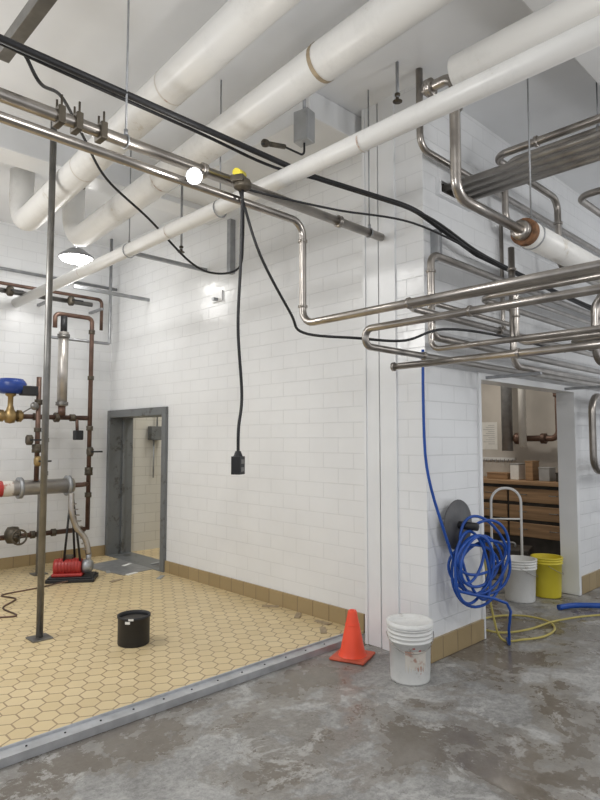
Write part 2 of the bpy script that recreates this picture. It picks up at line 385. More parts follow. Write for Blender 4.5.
sp([(2.95,0.3,2.31),(2.95,2.45,2.31),(2.95,2.45,2.20),(7.5,2.45,2.20)], 0.023, "folding back on itself in a tight return", bend=0.055, fl=[((3.6,2.45,2.20),X,0.031,0.015),((2.95,1.7,2.31),Y,0.031,0.015)])
sp([(3.3,2.5,2.10),(3.3,0.3,2.10)], 0.023, "with a capped end below the rack", fl=[((3.3,2.49,2.10),Y,0.031,0.015),((3.3,1.6,2.10),Y,0.031,0.015)])
sp([(7.5,2.38,2.93),(3.60,2.38,2.93),(3.60,2.38,2.33),(7.5,2.38,2.33)], 0.027, "bending down past the block corner", bend=0.08, fl=[((3.6,2.38,2.8),Z,0.036,0.015),((3.6,2.38,2.46),Z,0.036,0.015)])
sp([(3.15,0.3,2.46),(3.15,2.28,2.46),(7.5,2.28,2.46)], 0.023, "turning a corner in the rack", bend=0.11, fl=[((4.4,2.28,2.46),X,0.032,0.015)])
sp([(3.9,0.3,2.62),(3.9,2.18,2.62),(7.5,2.18,2.62)], 0.023, "turning a corner above the doorway", bend=0.12)
sp([(4.3,2.12,3.07),(4.3,2.12,2.16),(7.5,2.12,2.16)], 0.025, "dropping vertically through the rack", bend=0.09, fl=[((4.3,2.12,2.9),Z,0.035,0.015)])
sp([(4.9,0.3,2.40),(4.9,1.95,2.40),(7.5,1.95,2.40)], 0.025, "sweeping round inside the crowded rack", bend=0.15, fl=[((5.4,1.95,2.40),X,.035,.015)])
sp([(5.2,0.3,2.80),(5.2,1.85,2.80),(5.2,1.85,2.25),(7.5,1.85,2.25)], 0.028, "stepping down near the doorway head", bend=0.13)
sp([(3.5,0.3,2.22),(3.5,2.32,2.22),(3.5,2.32,2.55),(4.7,2.32,2.55),(4.7,2.32,2.80),(7.5,2.32,2.80)], 0.019, "stepping upward in two bends through the rack", bend=0.07, fl=[((4.0,2.32,2.55),X,.027,.012)])
sp([(4.15,0.8,2.30),(4.15,2.02,2.30),(4.15,2.02,2.73),(4.15,0.3,2.73)], 0.021, "making a hairpin loop in the rack", bend=0.09, fl=[((4.15,2.02,2.5),Z,.03,.012)])
sp([(5.7,0.3,2.95),(5.7,2.0,2.95),(5.7,2.0,2.52),(5.7,0.3,2.52)], 0.026, "looping back under itself near the doorway", bend=0.12, fl=[((5.7,2.0,2.7),Z,.036,.015)])
sp([(6.1,0.5,2.72),(6.1,1.78,2.72),(6.1,1.78,2.02),(8,1.78,2.02)], 0.028, "turning down at the end of the rack", bend=0.13, fl=[((6.1,1.78,2.35),Z,.038,.015)])
sp([(4.9,2.505,3.5),(4.9,2.505,2.55),(6.0,2.505,2.55)], 0.018, "dropping from the upper wall to the rack", bend=0.08, fl=[((4.9,2.505,3.0),Z,.028,.012)])
sp([(4.3,0.3,3.83),(4.3,2.25,3.83),(5.5,2.25,3.83),(5.5,2.25,3.2),(7.5,2.25,3.2)], 0.030, "looping high near the ceiling then dropping", bend=0.12, fl=[((4.3,1.9,3.83),Y,0.042,0.02),((5.5,2.25,3.6),Z,0.042,0.02)])
sp([(3.62,2.47,H-.001),(3.62,2.47,3.75),(7.5,2.47,3.75)], 0.026, "coming down along the block wall", bend=0.1)
sp([(4.7,0.3,3.95),(4.7,2.36,3.95),(4.7,2.36,3.42),(7.5,2.36,3.42)], 0.028, "bending down on the upper wall", bend=0.12)
sp([(5.0,0.3,3.45),(5.0,1.5,3.45),(6.2,1.5,3.45),(6.2,1.5,2.75),(7.5,1.5,2.75)], 0.030, "turning sharply beside a white pipe", bend=0.12, fl=[((5.7,1.5,3.45),X,.042,.02)])
sp([(5.3,0.3,3.72),(5.3,2.0,3.72),(6.6,2.0,3.72),(6.6,2.0,3.15),(6.6,1.0,3.15)], 0.03, "bending twice below the ceiling", bend=0.13, fl=[((5.3,1.4,3.72),Y,.042,.02)])
for i in range(4):
    sp([(4.0+0.11*i,2.53,3.57),(4.0+0.11*i,0.3,3.57)], 0.024, "dull grey pipe running into the upper block wall", mat=M_steelm, group="parallel dull pipes under the ceiling")
sp([(8.0,2.33,2.05),(6.40,2.33,2.05),(6.40,2.33,1.28),(8.0,2.33,1.28)], 0.035, "curling down beside the doorway", bend=0.16)
sp([(8.0,2.23,1.98),(6.50,2.23,1.98),(6.50,2.23,1.36),(8.0,2.23,1.36)], 0.032, "curling down beside the doorway", bend=0.16)
sp([(8.0,2.13,1.9),(6.42,2.13,1.9),(6.42,2.13,1.12),(8.0,2.13,1.12)], 0.03, "dull steel pipe curling down beside the doorway", bend=0.16, mat=M_steeld)
pipe("black_conduit", [(0.3, 2.94, 3.5), (2.9, 2.88, 3.44), (3.5, 2.46, 3.26), (4.35, 2.44, 3.10), (7.5, 2.44, 3.00)], 0.019, M_black, "thick black cable conduit strung along the pipes", "conduit", bend=0.4)
cable("black_cable", [(0.3,2.97,3.53),(1.0,2.975,3.49),(2.0,2.96,3.46),(2.6,2.94,3.43),(3.1,2.7,3.36),(3.6,2.42,3.22),(4.3,2.38,3.09),(5.2,2.38,3.05),(7,2.38,2.99)], 0.010, M_black, "black power cable strapped beside the conduit")
cable("black_cable", [(2.24,2.80,3.13),(2.5,2.79,3.15),(3.0,2.72,3.18),(3.5,2.46,3.15),(4.2,2.32,3.04),(4.9,2.30,2.99),(7,2.30,2.97)], 0.008, M_black, "black power cable drawn across the pipe rack")
cable("black_cable", [(2.22,2.83,3.13),(2.36,2.80,2.75),(2.62,2.80,2.42),(2.72,2.78,2.30),(2.95,2.52,2.26),(3.25,2.36,2.26),(3.55,2.25,2.36),(4.3,2.22,2.40),(5.5,2.22,2.40)], 0.009, M_black, "thin black cable drooping down to the pipe rack")
cable("black_cable", [(1.0,2.99,3.5),(1.12,3.1,3.45),(1.35,3.4,3.6),(1.7,3.9,3.68),(2.07,4.3,3.62),(2.5,4.4,3.44),(2.97,4.5,3.2),(3.19,4.42,3.12),(3.41,4.35,3.2),(3.5,4.4,3.5),(3.5,4.4,H-.23)], 0.010, M_black, "black power cable looping loosely below the ceiling")
def clampset(x, label):
    r = root("pipe_clamp", (x, 2.9, 3.2), label, "clamp", group="dark pipe clamps")
    Geo().box((-.018,-.045,-.045),(.018,.045,.045)).make("body", M_bronze, parent=r, bevel=.006)
    for dy in (-.03,.03): Geo().cyl((0,dy,.03),(0,dy,.10),.006,8).make("bolt", M_bronze, parent=r)
for x in (1.14,1.23,1.36): clampset(x, "dark bolted clamp gripping a stainless pipe")
r = root("drop_cord", (2.22, 2.80, 3.17), "black drop cord with an outlet box hanging from the pipes", "power cord")
Geo().box((-.07,-.03,-.02),(.07,.05,.02)).lathe([(0,.03),(.045,.03),(.055,.01),(.055,-.02),(.03,-.035),(0,-.035)],(0,0,-.02),seg=20).make("ceiling_box", M_bronze, parent=r, bevel=.005)
Geo().tube(smooth_path([(0,0,-.04),(-.02,0,-.5),(-.03,.01,-.9),(.01,0,-1.3),(-.035,0,-1.5),(-.04,0,-1.65)]), .010, 8).make("cord", M_black, parent=r)
g = Geo().box((-.078,-.028,-1.77),(-.002,.028,-1.665)).lathe([(.03,0),(.016,.035)],(-.04,0,-1.67),seg=14)
for z in (-1.695,-1.74): g.box((-.062,-.031,z-.013),(-.018,-.027,z+.012),1)
g.make("outlet_box", [M_black, M_steeld], parent=r, bevel=.006)
Geo().cyl((-.05,.02,.04),(.05,.02,.06),.026,12).make("yellow_tape", M_yel, parent=r)
r.rotation_euler=(0,0,.5)
r = root("work_light",(1.82,2.72,3.05),"small glaring work light clamped under the stainless pipes","lamp")
ax=Vector((-.6,-.7,-.25))
Geo().lathe([(0,-.07),(.02,-.07),(.025,-.02),(.044,.0),(.046,.015),(.036,.006)],(0,0,0),ax,20).make("reflector",M_galv,parent=r)
Geo().lathe([(.030,.004),(.022,.016),(0,.020)],(0,0,0),ax,20).make("bulb",emis("work_lamp_glow",(1,1,.97),90),parent=r)
Geo().tube([(.03,.04,.02),(.03,.12,.03)],.008,8).make("bracket",M_black,parent=r)

def hanger(x, y, z0, ring, label="threaded steel rod hanger carrying an overhead pipe", ax=(0,1,0)):
    r = root("pipe_hanger", (x, y, z0), label, "pipe hanger", group="rod hangers")
    Geo().cyl((0,0,ring),(0,0,H-.001-z0),.006,8).make("rod", M_galv, parent=r)
    Geo().torus((0,0,0),ring,.005,ax,20,6).make("ring", M_galv, parent=r)
    Geo().cyl((0,0,ring-.005),(0,0,ring+.03),.012,8).make("nut", M_galv, parent=r)
for y in (5.0,3.6,0.2): hanger(2.64, y, 3.34, .063)
hanger(2.86,0.6,3.63,.104)
for (x,y,z,q) in ((3.55,2.9,3.2,.036),(1.5,2.9,3.2,.036)): hanger(x,y,z,q,ax=X)
hanger(3.78,1.72,2.94,.09,ax=X); hanger(5.9,1.72,2.94,.09,ax=X); hanger(4.3,1.1,3.83,.036); hanger(4.7,1.6,3.95,.034)
hanger(3.3,0.7,2.10,.028); hanger(2.95,0.45,2.31,.028); hanger(3.15,0.5,2.46,.028)
def strut(pts_lo, pts_hi, label="grey channel strut fixed to the block wall", mat=None):
    return Geo().box(pts_lo, pts_hi).make("channel_strut", mat or M_galv, origin=pts_lo, label=label, cat="bracket", bevel=.003)
strut((4.60,2.05,2.11),(4.63,2.54,2.135)); strut((6.2,1.8,2.11),(6.23,2.54,2.135))
strut((3.84,2.46,2.96),(3.88,2.54,3.20))
strut((2.9,5.62,3.53),(3.95,5.66,3.57),"grey channel strut reaching out from the block wall")
strut((2.95,6.9,3.40),(3.95,6.94,3.44),"grey channel strut reaching out from the block wall")
strut((3.88,5.10,3.40),(3.95,5.16,4.0),"grey vertical channel on the upper block wall")
strut((1.0,-1,3.70),(1.07,3.45,3.77),"dark steel angle running under the ceiling",M_steeld)
def sprinkler(x,y,z,label="small sprinkler head on a short drop pipe"):
    r = root("sprinkler_head",(x,y,z),label,"sprinkler",group="sprinkler heads")
    Geo().cyl((0,0,.03),(0,0,H-.001-z),.012,10).make("drop_pipe", M_galv, parent=r)
    Geo().lathe([(0,0),(.035,0),(.035,.004),(.01,.008),(.01,.04),(.02,.045),(.02,.06),(0,.06)],seg=14).torus((0,0,.02),.018,.003,(0,1,0),14,5).make("deflector", M_bronze, parent=r)
sprinkler(3.43,2.53,4.05); sprinkler(3.2,5.0,3.45); sprinkler(2.35,5.4,3.97)
r = root("junction_box",(3.08,3.14,3.95),"grey metal electrical box hanging below the ceiling","electrical box",rotz=.2)
Geo().box((-.05,-.065,-.11),(.05,.065,.13)).make("body",M_grey,parent=r,bevel=.004)
Geo().box((-.056,-.058,-.10),(-.05,.058,.12)).lathe([(.008,0),(.008,.008),(0,.008)],(-.056,-.04,.1),(-1,0,0),8).make("cover",M_grey,parent=r,bevel=.002)
Geo().cyl((0,0,.13),(0,0,.399),.012,10).make("conduit",M_galv,parent=r)
Geo().tube(fillet([(0,0,-.11),(0,0,-.21),(-.25,.05,-.21),(-.45,.05,-.29)],.04),.008,8).make("flexible_lead",M_black,parent=r)
g=Geo().cyl((-.2,.04,-.21),(-.38,.05,-.26),.018,12).lathe([(.02,0),(.028,.03),(.028,.05),(0,.05)],(-.38,.05,-.26),(-1,0,-.3),14)
g.make("sensor",M_bronze,parent=r)

def highbay(x,y,z,rad,label):
    r = root("ceiling_lamp",(x,y,z),label,"lamp")
    Geo().lathe([(.02,.12),(.08,.11),(rad*.8,.05),(rad,.02),(rad,0),(rad*.95,0),(rad*.9,.02)],seg=28).make("housing",M_galv,parent=r)
    Geo().lathe([(0,-.05),(rad*.5,-.045),(rad*.85,-.02),(rad*.92,.01)],seg=28).make("glowing_lens",M_lamp,parent=r)
    Geo().cyl((0,0,.12),(0,0,H-.001-z),.012,10).make("rod",M_galv,parent=r)
highbay(2.94,6.85,3.74,.20,"flat round lamp glowing beneath the pipes")

# ------------------------------------------------------------------ tile bay: post, machinery
r = root("support_post",(1.92,4.99,.012),"slim grey steel post from square base plate to ceiling","post")
Geo().cyl((0,0,.012),(0,0,H-.013),.027,16).make("pole",M_steeld,parent=r)
Geo().box((-.08,-.08,0),(.08,.08,.012)).make("base_plate",M_steeld,parent=r,bevel=.002)

r = root("drain_pump",(2.97,6.80,.012),"red motor pump with black base on the tiles","pump",rotz=-.6)
Geo().box((-.26,-.17,.0),(.26,.17,.04)).box((-.24,-.15,.04),(.24,.15,.055)).make("base",M_black,parent=r,bevel=.01)
g=Geo().lathe([(0,-.15),(.085,-.15),(.09,-.13),(.09,.13),(.085,.15),(0,.15)],(-.05,0,.15),(1,0,0),24)
for i in range(7): g.torus((-.15+.035*i,0,.15),.092,.007,(1,0,0),24,6)
g.make("motor_body",M_red,parent=r)
Geo().box((-.21,-.11,.055),(.12,.11,.09)).make("cradle",M_red,parent=r,bevel=.012)
Geo().box((-.10,-.03,.235),(.0,.03,.28)).make("terminal_box",M_bronze,parent=r,bevel=.006)
Geo().lathe([(0,0),(.07,0),(.08,.03),(.08,.08),(.05,.11),(0,.11)],(.11,0,.15),(1,0,0),20).cyl((.17,0,.19),(.17,0,.29),.03,14).make("pump_head",M_galv,parent=r)
for (a,b) in (((-.09,-.05),(-.02,0)),((.09,-.05),(.0,0)),((0,.1),(-.01,.02))): Geo().tube([(a[0],a[1],.20),(b[0]-.02,b[1],.95)],.013,8).make("stand_leg",M_black,parent=r)
g=Geo().tube(smooth_path([(.17,0,.28),(.13,0,.45),(.03,-.03,.6),(-.02,-.05,.78),(-.03,-.03,.98)]),.032,14)
for i in range(9): g.torus((.14-.018*i,-.005*i,.34+.065*i),.034,.005,(0,0,1),14,5)
g.make("braided_hose",M_steel,parent=r)
r = root("steel_header",(2.2,7.35,1.04),"thick dull steel header pipe with flanged end","pipe")
Geo().cyl((-1.4,0,0),(.98,0,0),.09,24).make("pipe_body",M_steell,parent=r)
for x in (.35,.92,-.4): Geo().lathe([(.08,-.02),(.125,-.02),(.125,.02),(.08,.02)],(x,0,0),X,24).make("flange",M_galv,parent=r)
Geo().lathe([(.0915,-.14),(.0915,.14)],(.12,0,0),X,24).make("pale_sticker",M_stainbucket,parent=r)
Geo().lathe([(.093,-.04),(.093,.03)],(.12,0,0),X,24).make("red_sticker",M_red,parent=r)
for x in (-.2,.6): Geo().box((x-.03,-.03,-1.028),(x+.03,.03,-.08)).box((x-.08,-.08,-1.028),(x+.08,.08,-1.015)).make("leg",M_steeld,parent=r,bevel=.003)
Geo().tube(fillet([(.98,0,0),(1.1,0,0),(1.2,.08,0)],.05),.03,12).make("outlet",M_copper,parent=r)
c="aged brown service pipe "
def cp(pts,lab,r=.028,mat=None,fl=(),bend=.06): return pipe("copper_pipe",pts,r,mat or M_copper,c+lab,bend=bend,flanges=fl,fmat=M_bronze)
cp([(3.43,7.45,.46),(3.43,7.45,3.18),(2.95,7.45,3.18),(2.95,7.45,3.0)],"rising beside the doorway",fl=[((3.43,7.45,.9),Z,.042,.06),((3.43,7.45,1.2),Z,.05,.10),((3.43,7.45,1.75),Z,.042,.06),((3.43,7.45,2.4),Z,.04,.05),((3.43,7.45,3.0),Z,.04,.05)])
cp([(1.0,7.45,.47),(3.40,7.45,.47)],"running low with a bronze valve",.03,fl=[((2.5,7.45,.47),X,.06,.08),((3.0,7.45,.47),X,.045,.05),((2.75,7.45,.47),X,.045,.05)])
cp([(3.40,7.45,1.88),(1.0,7.45,1.88)],"crossing at chest height",.03,fl=[((3.2,7.45,1.88),X,.045,.06),((2.75,7.45,1.88),X,.045,.06),((3.0,7.45,1.88),X,.06,.05)])
cp([(2.72,7.30,1.12),(2.72,7.30,2.35)],"rising from the steel header",.028,fl=[((2.72,7.30,1.5),Z,.06,.10),((2.72,7.30,1.72),Z,.042,.05),((2.72,7.30,2.05),Z,.045,.06)])
cp([(2.85,7.36,2.3),(2.85,7.36,1.0)],"thin riser with small fittings",.014,mat=M_galv,fl=[((2.85,7.36,1.6),Z,.03,.05),((2.85,7.36,1.2),Z,.03,.05)])
cp([(3.05,7.42,2.02),(3.05,7.42,1.9)],"stub below the white pipe",.045)
pipe("silver_pipe",[(3.05,7.42,2.02),(3.05,7.42,2.95)],.06,M_steell,"short silver riser on the back wall",flanges=[((3.05,7.42,2.05),Z,.075,.04),((3.05,7.42,2.9),Z,.075,.04)],fmat=M_steeld)
pipe("silver_pipe",[(3.05,7.42,2.95),(3.05,7.42,3.15)],.04,M_black,"short black coupling above a silver riser")
r=root("bronze_valve",(2.5,7.38,.5),"dark bronze globe valve with a round handle","valve")
Geo().lathe([(0,-.1),(.06,-.09),(.09,-.03),(.09,.03),(.06,.09),(0,.1)],seg=20).cyl((0,-.02,0),(0,-.2,.0),.03,12).make("body",M_bronze,parent=r)
g=Geo().torus((0,-.22,0),.08,.012,Y,24,8)
for a in range(4): g.cyl((0,-.22,0),(.08*math.cos(a*1.57),-.22,.08*math.sin(a*1.57)),.008,6)
g.make("hand_wheel",M_bronze,parent=r)
r=root("actuated_valve",(2.42,7.35,1.88),"brass valve topped by a blue actuator","valve")
Geo().lathe([(0,-.09),(.05,-.08),(.075,-.02),(.075,.03),(.045,.07),(.03,.12),(.03,.22),(.06,.24),(.06,.27),(0,.27)],seg=20).lathe([(.07,-.02),(.07,.02)],(.1,0,0),X,16).lathe([(.07,-.02),(.07,.02)],(-.1,0,0),X,16).cyl((-.14,0,0),(.14,0,0),.05,16).make("valve_body",M_brass,parent=r)
g=Geo().lathe([(0,.26),(.13,.26),(.17,.31),(.17,.38),(.13,.43),(0,.44)],seg=24)
for a in range(8): g.cyl((.155*math.cos(a*.785),.155*math.sin(a*.785),.3),(.155*math.cos(a*.785),.155*math.sin(a*.785),.40),.011,6)
g.make("actuator_top",M_blue,parent=r)
Geo().box((.08,-.15,.24),(.26,-.02,.35)).make("position_box",M_black,parent=r,bevel=.01)
Geo().lathe([(0,0),(.045,0),(.05,.02),(.045,.04),(0,.04)],(.25,-.05,.12),(0,-1,0),20).cyl((.25,-.05,.12),(.1,-.02,.02),.008,6).make("gauge",M_steeld,parent=r)
def ballvalve(x,y,z,lab,mat=M_brass,hm=M_red):
    r=root("ball_valve",(x,y,z),lab,"valve")
    Geo().lathe([(0,-.06),(.03,-.06),(.045,-.03),(.045,.03),(.03,.06),(0,.06)],seg=16).make("body",mat,parent=r)
    Geo().cyl((0,-.04,0),(0,-.075,0),.01,8).box((-.01,-.085,-.01),(.13,-.072,.01)).make("lever",hm,parent=r,bevel=.002)
ballvalve(3.43,7.42,1.45,"brass ball valve with a lever handle",M_bronze,M_black); ballvalve(2.62,7.28,1.6,"small valve with a black lever",M_bronze,M_black)
ballvalve(2.72,7.27,1.35,"small brass valve with a lever handle",M_brass,M_black)
r=root("control_box",(3.25,7.38,1.66),"black control unit fixed to brown pipe","control box")
Geo().box((-.05,-.05,-.06),(.05,.05,.06)).make("body",M_black,parent=r,bevel=.01); Geo().cyl((0,.03,.06),(0,.05,.2),.02,12).make("stem",M_copper,parent=r)
pipe("thin_pipe",[(-2,7.75,3.52),(3.7,7.75,3.52),(3.7,7.75,3.1)],.022,M_copper,"thin reddish pipe along the upper back wall")
pipe("thin_pipe",[(-2,7.82,3.72),(3.95,7.82,3.72)],.02,M_galv,"thin grey conduit along the upper back wall")
pipe("thin_pipe",[(-2,7.62,3.40),(3.5,7.62,3.40)],.03,M_steeld,"dark steel pipe along the upper back wall")
pipe("conduit_frame",[(3.75,7.6,H-.001),(3.75,7.6,2.9),(2.95,7.6,2.9)],.02,M_galv,"grey conduit dropping in the room corner","conduit",bend=.02)
for x in (1.6,2.9,3.6): strut((x,7.56,3.34),(x+.04,7.94,3.37),"grey channel strut on the back wall")
ballvalve(2.45,7.58,3.40,"dark valve on the upper back wall piping",M_bronze,M_black)
ballvalve(3.2,7.58,3.40,"dark valve on the upper back wall piping",M_bronze,M_black)
cable("floor_cord",[(0.9,5.3,.02),(1.3,5.75,.02),(1.75,5.85,.02),(2.0,5.75,.02),(2.0,6.1,.02),(2.2,6.35,.02),(2.15,6.6,.02),(2.5,6.65,.02),(2.85,6.65,.04)],.008,M_copper,"thin brown cord trailing over the tiles")
for i,(x,y) in enumerate(((3.75,6.2),(3.6,6.6),(3.45,6.9),(3.8,7.1),(4.1,6.9),(4.4,7.2),(4.6,7.4),(4.35,6.8),(3.86,4.4),(3.84,4.0),(3.85,3.7),(3.7,3.55),(3.5,7.5),(3.3,6.4))):
    zz=.026 if 3.92<x<4.3 else .016
    a=random.random()*3; M=Matrix.Translation((x,y,zz)) @ Matrix.Rotation(a,4,'Z')
    Geo().box((-.08,-.025,-.003),(.08,.025,.004),0,M).make("debris_scrap",M_tan if i>7 else M_paper if i%2 else M_grey,origin=(x,y,zz),label="small broken scrap lying by the wall base",cat="debris",group="scraps on the tiles")
Geo().box((-.3,-.42,0),(.3,.42,.006),0,Matrix.Translation((3.72,7.05,.013)) @ Matrix.Rotation(.15,4,'Z')).make("floor_sheet",M_galv,origin=(3.72,7.05,.013),label="thin grey sheet lying at the doorway threshold",cat="sheet")

# ------------------------------------------------------------------ floor props
def bucket(x,y,z,r0,r1,h,mat,label,name="bucket",rings=4,lid=False,rot=0,inner=None,handle=True):
    r=root(name,(x,y,z),label,"bucket",rotz=rot)
    prof=[(0,0),(r0,0),(r0+.003,.01)]
    zr=[h-.115,h-.088,h-.061,h-.034][-rings:] if rings else []
    def R(zz): return r0+(r1-r0)*zz/h
    for q in zr: prof+=[(R(q-.004),q-.004),(R(q)+.010,q-.002),(R(q)+.010,q+.006),(R(q+.008),q+.008)]
    prof+=[(r1,h-.012),(r1+.009,h-.012),(r1+.009,h),(r1-.004,h)]
    Geo().lathe(prof,seg=40).make("body",mat,parent=r)
    if lid: Geo().lathe([(r1+.011,h-.02),(r1+.011,h+.004),(r1-.012,h+.006),(r1-.02,h-.004),(0,h-.004)],seg=40).make("lid",mat,parent=r)
    else: Geo().lathe([(r1-.004,h),(r1-.006,h-.01),(r0-.004,.012),(0,.012)],seg=40).make("inside",inner or mat,parent=r)
    if handle:
        pts=[((r1+.012)*math.cos(t),-(r1+.03)*math.sin(t)*.9, h-.07-.10*math.sin(t)) for t in [math.pi*k/16 for k in range(17)]]
        Geo().tube(pts,.0025,6).make("handle",M_steel,parent=r)
    return r
b=bucket(3.42,2.47,0,.128,.146,.38,M_bucket,"white plastic pail with ribbed rim and reddish smears",rings=4,lid=True,rot=-.8)
def arcpatch(rad0,rad1,z0,z1,a0,a1,mat,name,parent,h=.38,n=8):
    g=Geo(); vs=[]
    for i in range(n+1):
        a=a0+(a1-a0)*i/n
        for z in (z0,z1):
            rr=rad0+(rad1-rad0)*z/h+.0015; vs.append((rr*math.cos(a),rr*math.sin(a),z))
    g._add(vs,[(2*i,2*i+2,2*i+3,2*i+1) for i in range(n)],0,True); g.make(name,mat,parent=parent)
arcpatch(.128,.146,.08,.22,-1.95,-.9,M_stainbucket,"label",b)
for (z,a) in ((.235,-1.6),(.22,-1.3),(.07,-1.2)): arcpatch(.128,.146,z,z+.008,a,a+.12,M_red,"smear",b)
r=root("paint_can",(2.41,4.37,.012),"black tub with pale drips standing on tan tiles","tub")
Geo().lathe([(0,0),(.118,0),(.122,.01),(.122,.20),(.128,.205),(.128,.222),(.118,.222),(.115,.2),(.112,.02),(0,.02)],seg=36).make("body",M_black,parent=r)
Geo().lathe([(0,.19),(.114,.19)],seg=36).make("contents",M_dark,parent=r)
for (z0,z1,a0,a1) in ((.18,.20,-2.6,-2.3),(.205,.221,-2.4,-2.1)): arcpatch(.1285,.1285,z0,z1,a0,a1,M_paper,"paint_drip",r,h=.22)
r=root("traffic_cone",(3.44,3.0,0),"bright orange traffic cone on a square base","traffic cone",rotz=.35)
Geo().box((-.135,-.135,0),(.135,.135,.02)).make("base",plain("cone_base",(.55,.10,.05),.55,0,.3,6),parent=r,bevel=.012)
Geo().lathe([(.108,.018),(.10,.03),(.092,.045),(.033,.33),(.028,.34),(.02,.34),(.018,.32),(.07,.03)],seg=36).make("cone_body",M_orange,parent=r)
Geo().torus((0,0,.24),.0525,.003,Z,32,6).make("rib",M_orange,parent=r)

# ------------------------------------------------------------------ blue hose on wall
r=root("hose_reel",(4.05,2.50,.96),"dark grey round hose hanger fixed to the block wall","hose reel")
Geo().lathe([(0,0),(.05,0),(.05,.05),(.185,.055),(.19,.065),(.185,.075),(0,.078)],(0,.035,0),(0,-1,0),28).make("disc",plain("reel_grey",(.11,.11,.115),.5,.3,.2,9),parent=r)
Geo().lathe([(.03,0),(.03,.16),(0,.16)],(0,-.03,0),(0,-1,0),16).make("hub",M_black,parent=r)
pts=[(3.62,2.47,2.25),(3.63,2.48,1.9),(3.66,2.49,1.5),(3.70,2.47,1.25),(3.78,2.44,1.0),(3.88,2.42,.76),(3.95,2.38,.54)]
turns=9; nn=14
for i in range(turns*nn):
    t=i/nn; a=-1.8+2*math.pi*t
    rr=.20+.06*math.sin(t*2.1); rz=.22+.08*math.sin(t*1.37+1)
    ph=.28+.26*math.sin(t*1.7+.5); dx,dy=math.cos(ph),-math.sin(ph)
    cx=4.09+.07*math.sin(t*1.9); cz=.69+.06*math.cos(t*2.7)
    u=rr*math.cos(a)+.05*math.sin(a)*math.sin(t)
    y=2.34+u*dy-.02*math.sin(3*t)
    pts.append((cx+u*dx,min(2.49,y),cz+rz*math.sin(a)))
pts+=[(4.30,2.22,.38),(4.40,2.26,.16),(4.48,2.30,.02),(4.6,2.38,.02)]
Geo().tube(smooth_path(pts,3),.011,8).make("blue_hose",M_bhose,origin=(3.62,2.47,2.25),label="blue rubber hose coiled on the wall beside the doorway",cat="hose")
cable("blue_hose",[(5.75,2.45,.03),(5.95,2.35,.03),(6.15,2.1,.03),(6.4,1.6,.03),(6.8,1.0,.03)],.026,M_bhose,"thick blue hose lying across the wet floor","hose",seg=12)
cable("yellow_cord",[(4.42,2.47,.75),(4.45,2.46,.5),(4.50,2.44,.2),(4.56,2.40,.015),(4.68,2.28,.015),(4.88,2.20,.015),(5.12,2.22,.015),(5.3,2.36,.015),(5.3,2.58,.015),(5.12,2.74,.015),(4.88,2.78,.015),(4.70,2.66,.015),(4.72,2.48,.015),(4.95,2.36,.02),(5.35,2.30,.02),(5.8,2.12,.015),(6.3,1.7,.015)],.009,M_ycord,"yellow extension cord looping over the wet floor","cord")

# ------------------------------------------------------------------ store room
bucket(5.86,2.88,0,.14,.160,.41,M_bucket,"white plastic pail just inside the doorway",rings=3,rot=.5)
bucket(6.22,2.76,0,.13,.148,.40,M_yel,"yellow plastic pail beside a white pail",rings=2,rot=.5)
r=root("hand_truck",(6.15,3.16,0),"pale tubular hand truck standing behind pails","hand truck",rotz=-.8)
Geo().tube(fillet([(-.16,0,.12),(-.16,.0,1.08),(.16,0,1.08),(.16,0,.12)],.15),.014,12).make("frame",M_white,parent=r)
for z in (.3,.75): Geo().cyl((-.16,0,z),(.16,0,z),.009,8).make("cross_bar",M_white,parent=r)
Geo().box((-.17,-.16,0.0),(.17,0,.012)).make("toe_plate",M_galv,parent=r)
for s_ in (-1,1): Geo().lathe([(0,-.02),(.09,-.02),(.1,0),(.09,.02),(0,.02)],(s_*.2,.06,.1),X,24).make("wheel",M_black,parent=r)
Geo().cyl((-.2,.06,.1),(.2,.06,.1),.01,8).make("axle",M_steeld,parent=r)
r=root("drawer_bench",(7.5,2.95,0),"brown wooden workbench with wide drawers","workbench")
Geo().box((.03,0,0),(.57,1.75,1.02)).make("body",M_dark,parent=r)
Geo().box((-.03,-.02,1.02),(.58,1.77,1.07)).make("top",M_wood,parent=r,bevel=.005)
for j in range(2):
    for i in range(1,4):
        y0=.02+j*.87; z0=.14+i*.22
        d=Geo().box((0,y0,z0),(.03,y0+.84,z0+.175)).make("drawer",M_wood,parent=r,bevel=.006)
        for yy in (.2,.6): Geo().tube(fillet([(0,y0+yy,z0+.1),(-.03,y0+yy,z0+.1),(-.03,y0+yy+.1,z0+.1),(0,y0+yy+.1,z0+.1)],.01),.006,6).make("handle",M_steeld,parent=d)
for i,(y,w_,h_,m_) in enumerate(((3.15,.2,.10,M_dark),(3.4,.14,.16,M_grey),(3.6,.10,.24,M_wood),(3.8,.12,.2,M_paper),(4.05,.3,.07,M_wood),(4.45,.16,.12,M_dark))):
    r=root("storage_box",(7.75,y,1.071),"small lidded box on the workbench","box")
    Geo().box((-.1,-w_/2,0),(.1,w_/2,h_)).make("body",m_,parent=r,bevel=.006)
    Geo().box((-.105,-w_/2-.005,h_),(.105,w_/2+.005,h_+.015)).make("lid",M_grey if i%2 else m_,parent=r,bevel=.003)
r=root("tool_case",(7.0,3.6,0),"dark tool case on the store room floor","tool case",rotz=.3)
Geo().box((-.2,-.28,0),(.2,.28,.3)).make("body",M_dark,parent=r,bevel=.015); Geo().tube(fillet([(0,-.1,.3),(0,-.1,.35),(0,.1,.35),(0,.1,.3)],.03),.012,8).make("handle",M_grey,parent=r)
r=root("notice_paper",(8.099,4.40,1.66),"white printed notice taped to the wall","notice")
Geo().box((-.002,-.13,-.2),(0,.13,.2)).make("sheet",M_paper,parent=r)
g=Geo()
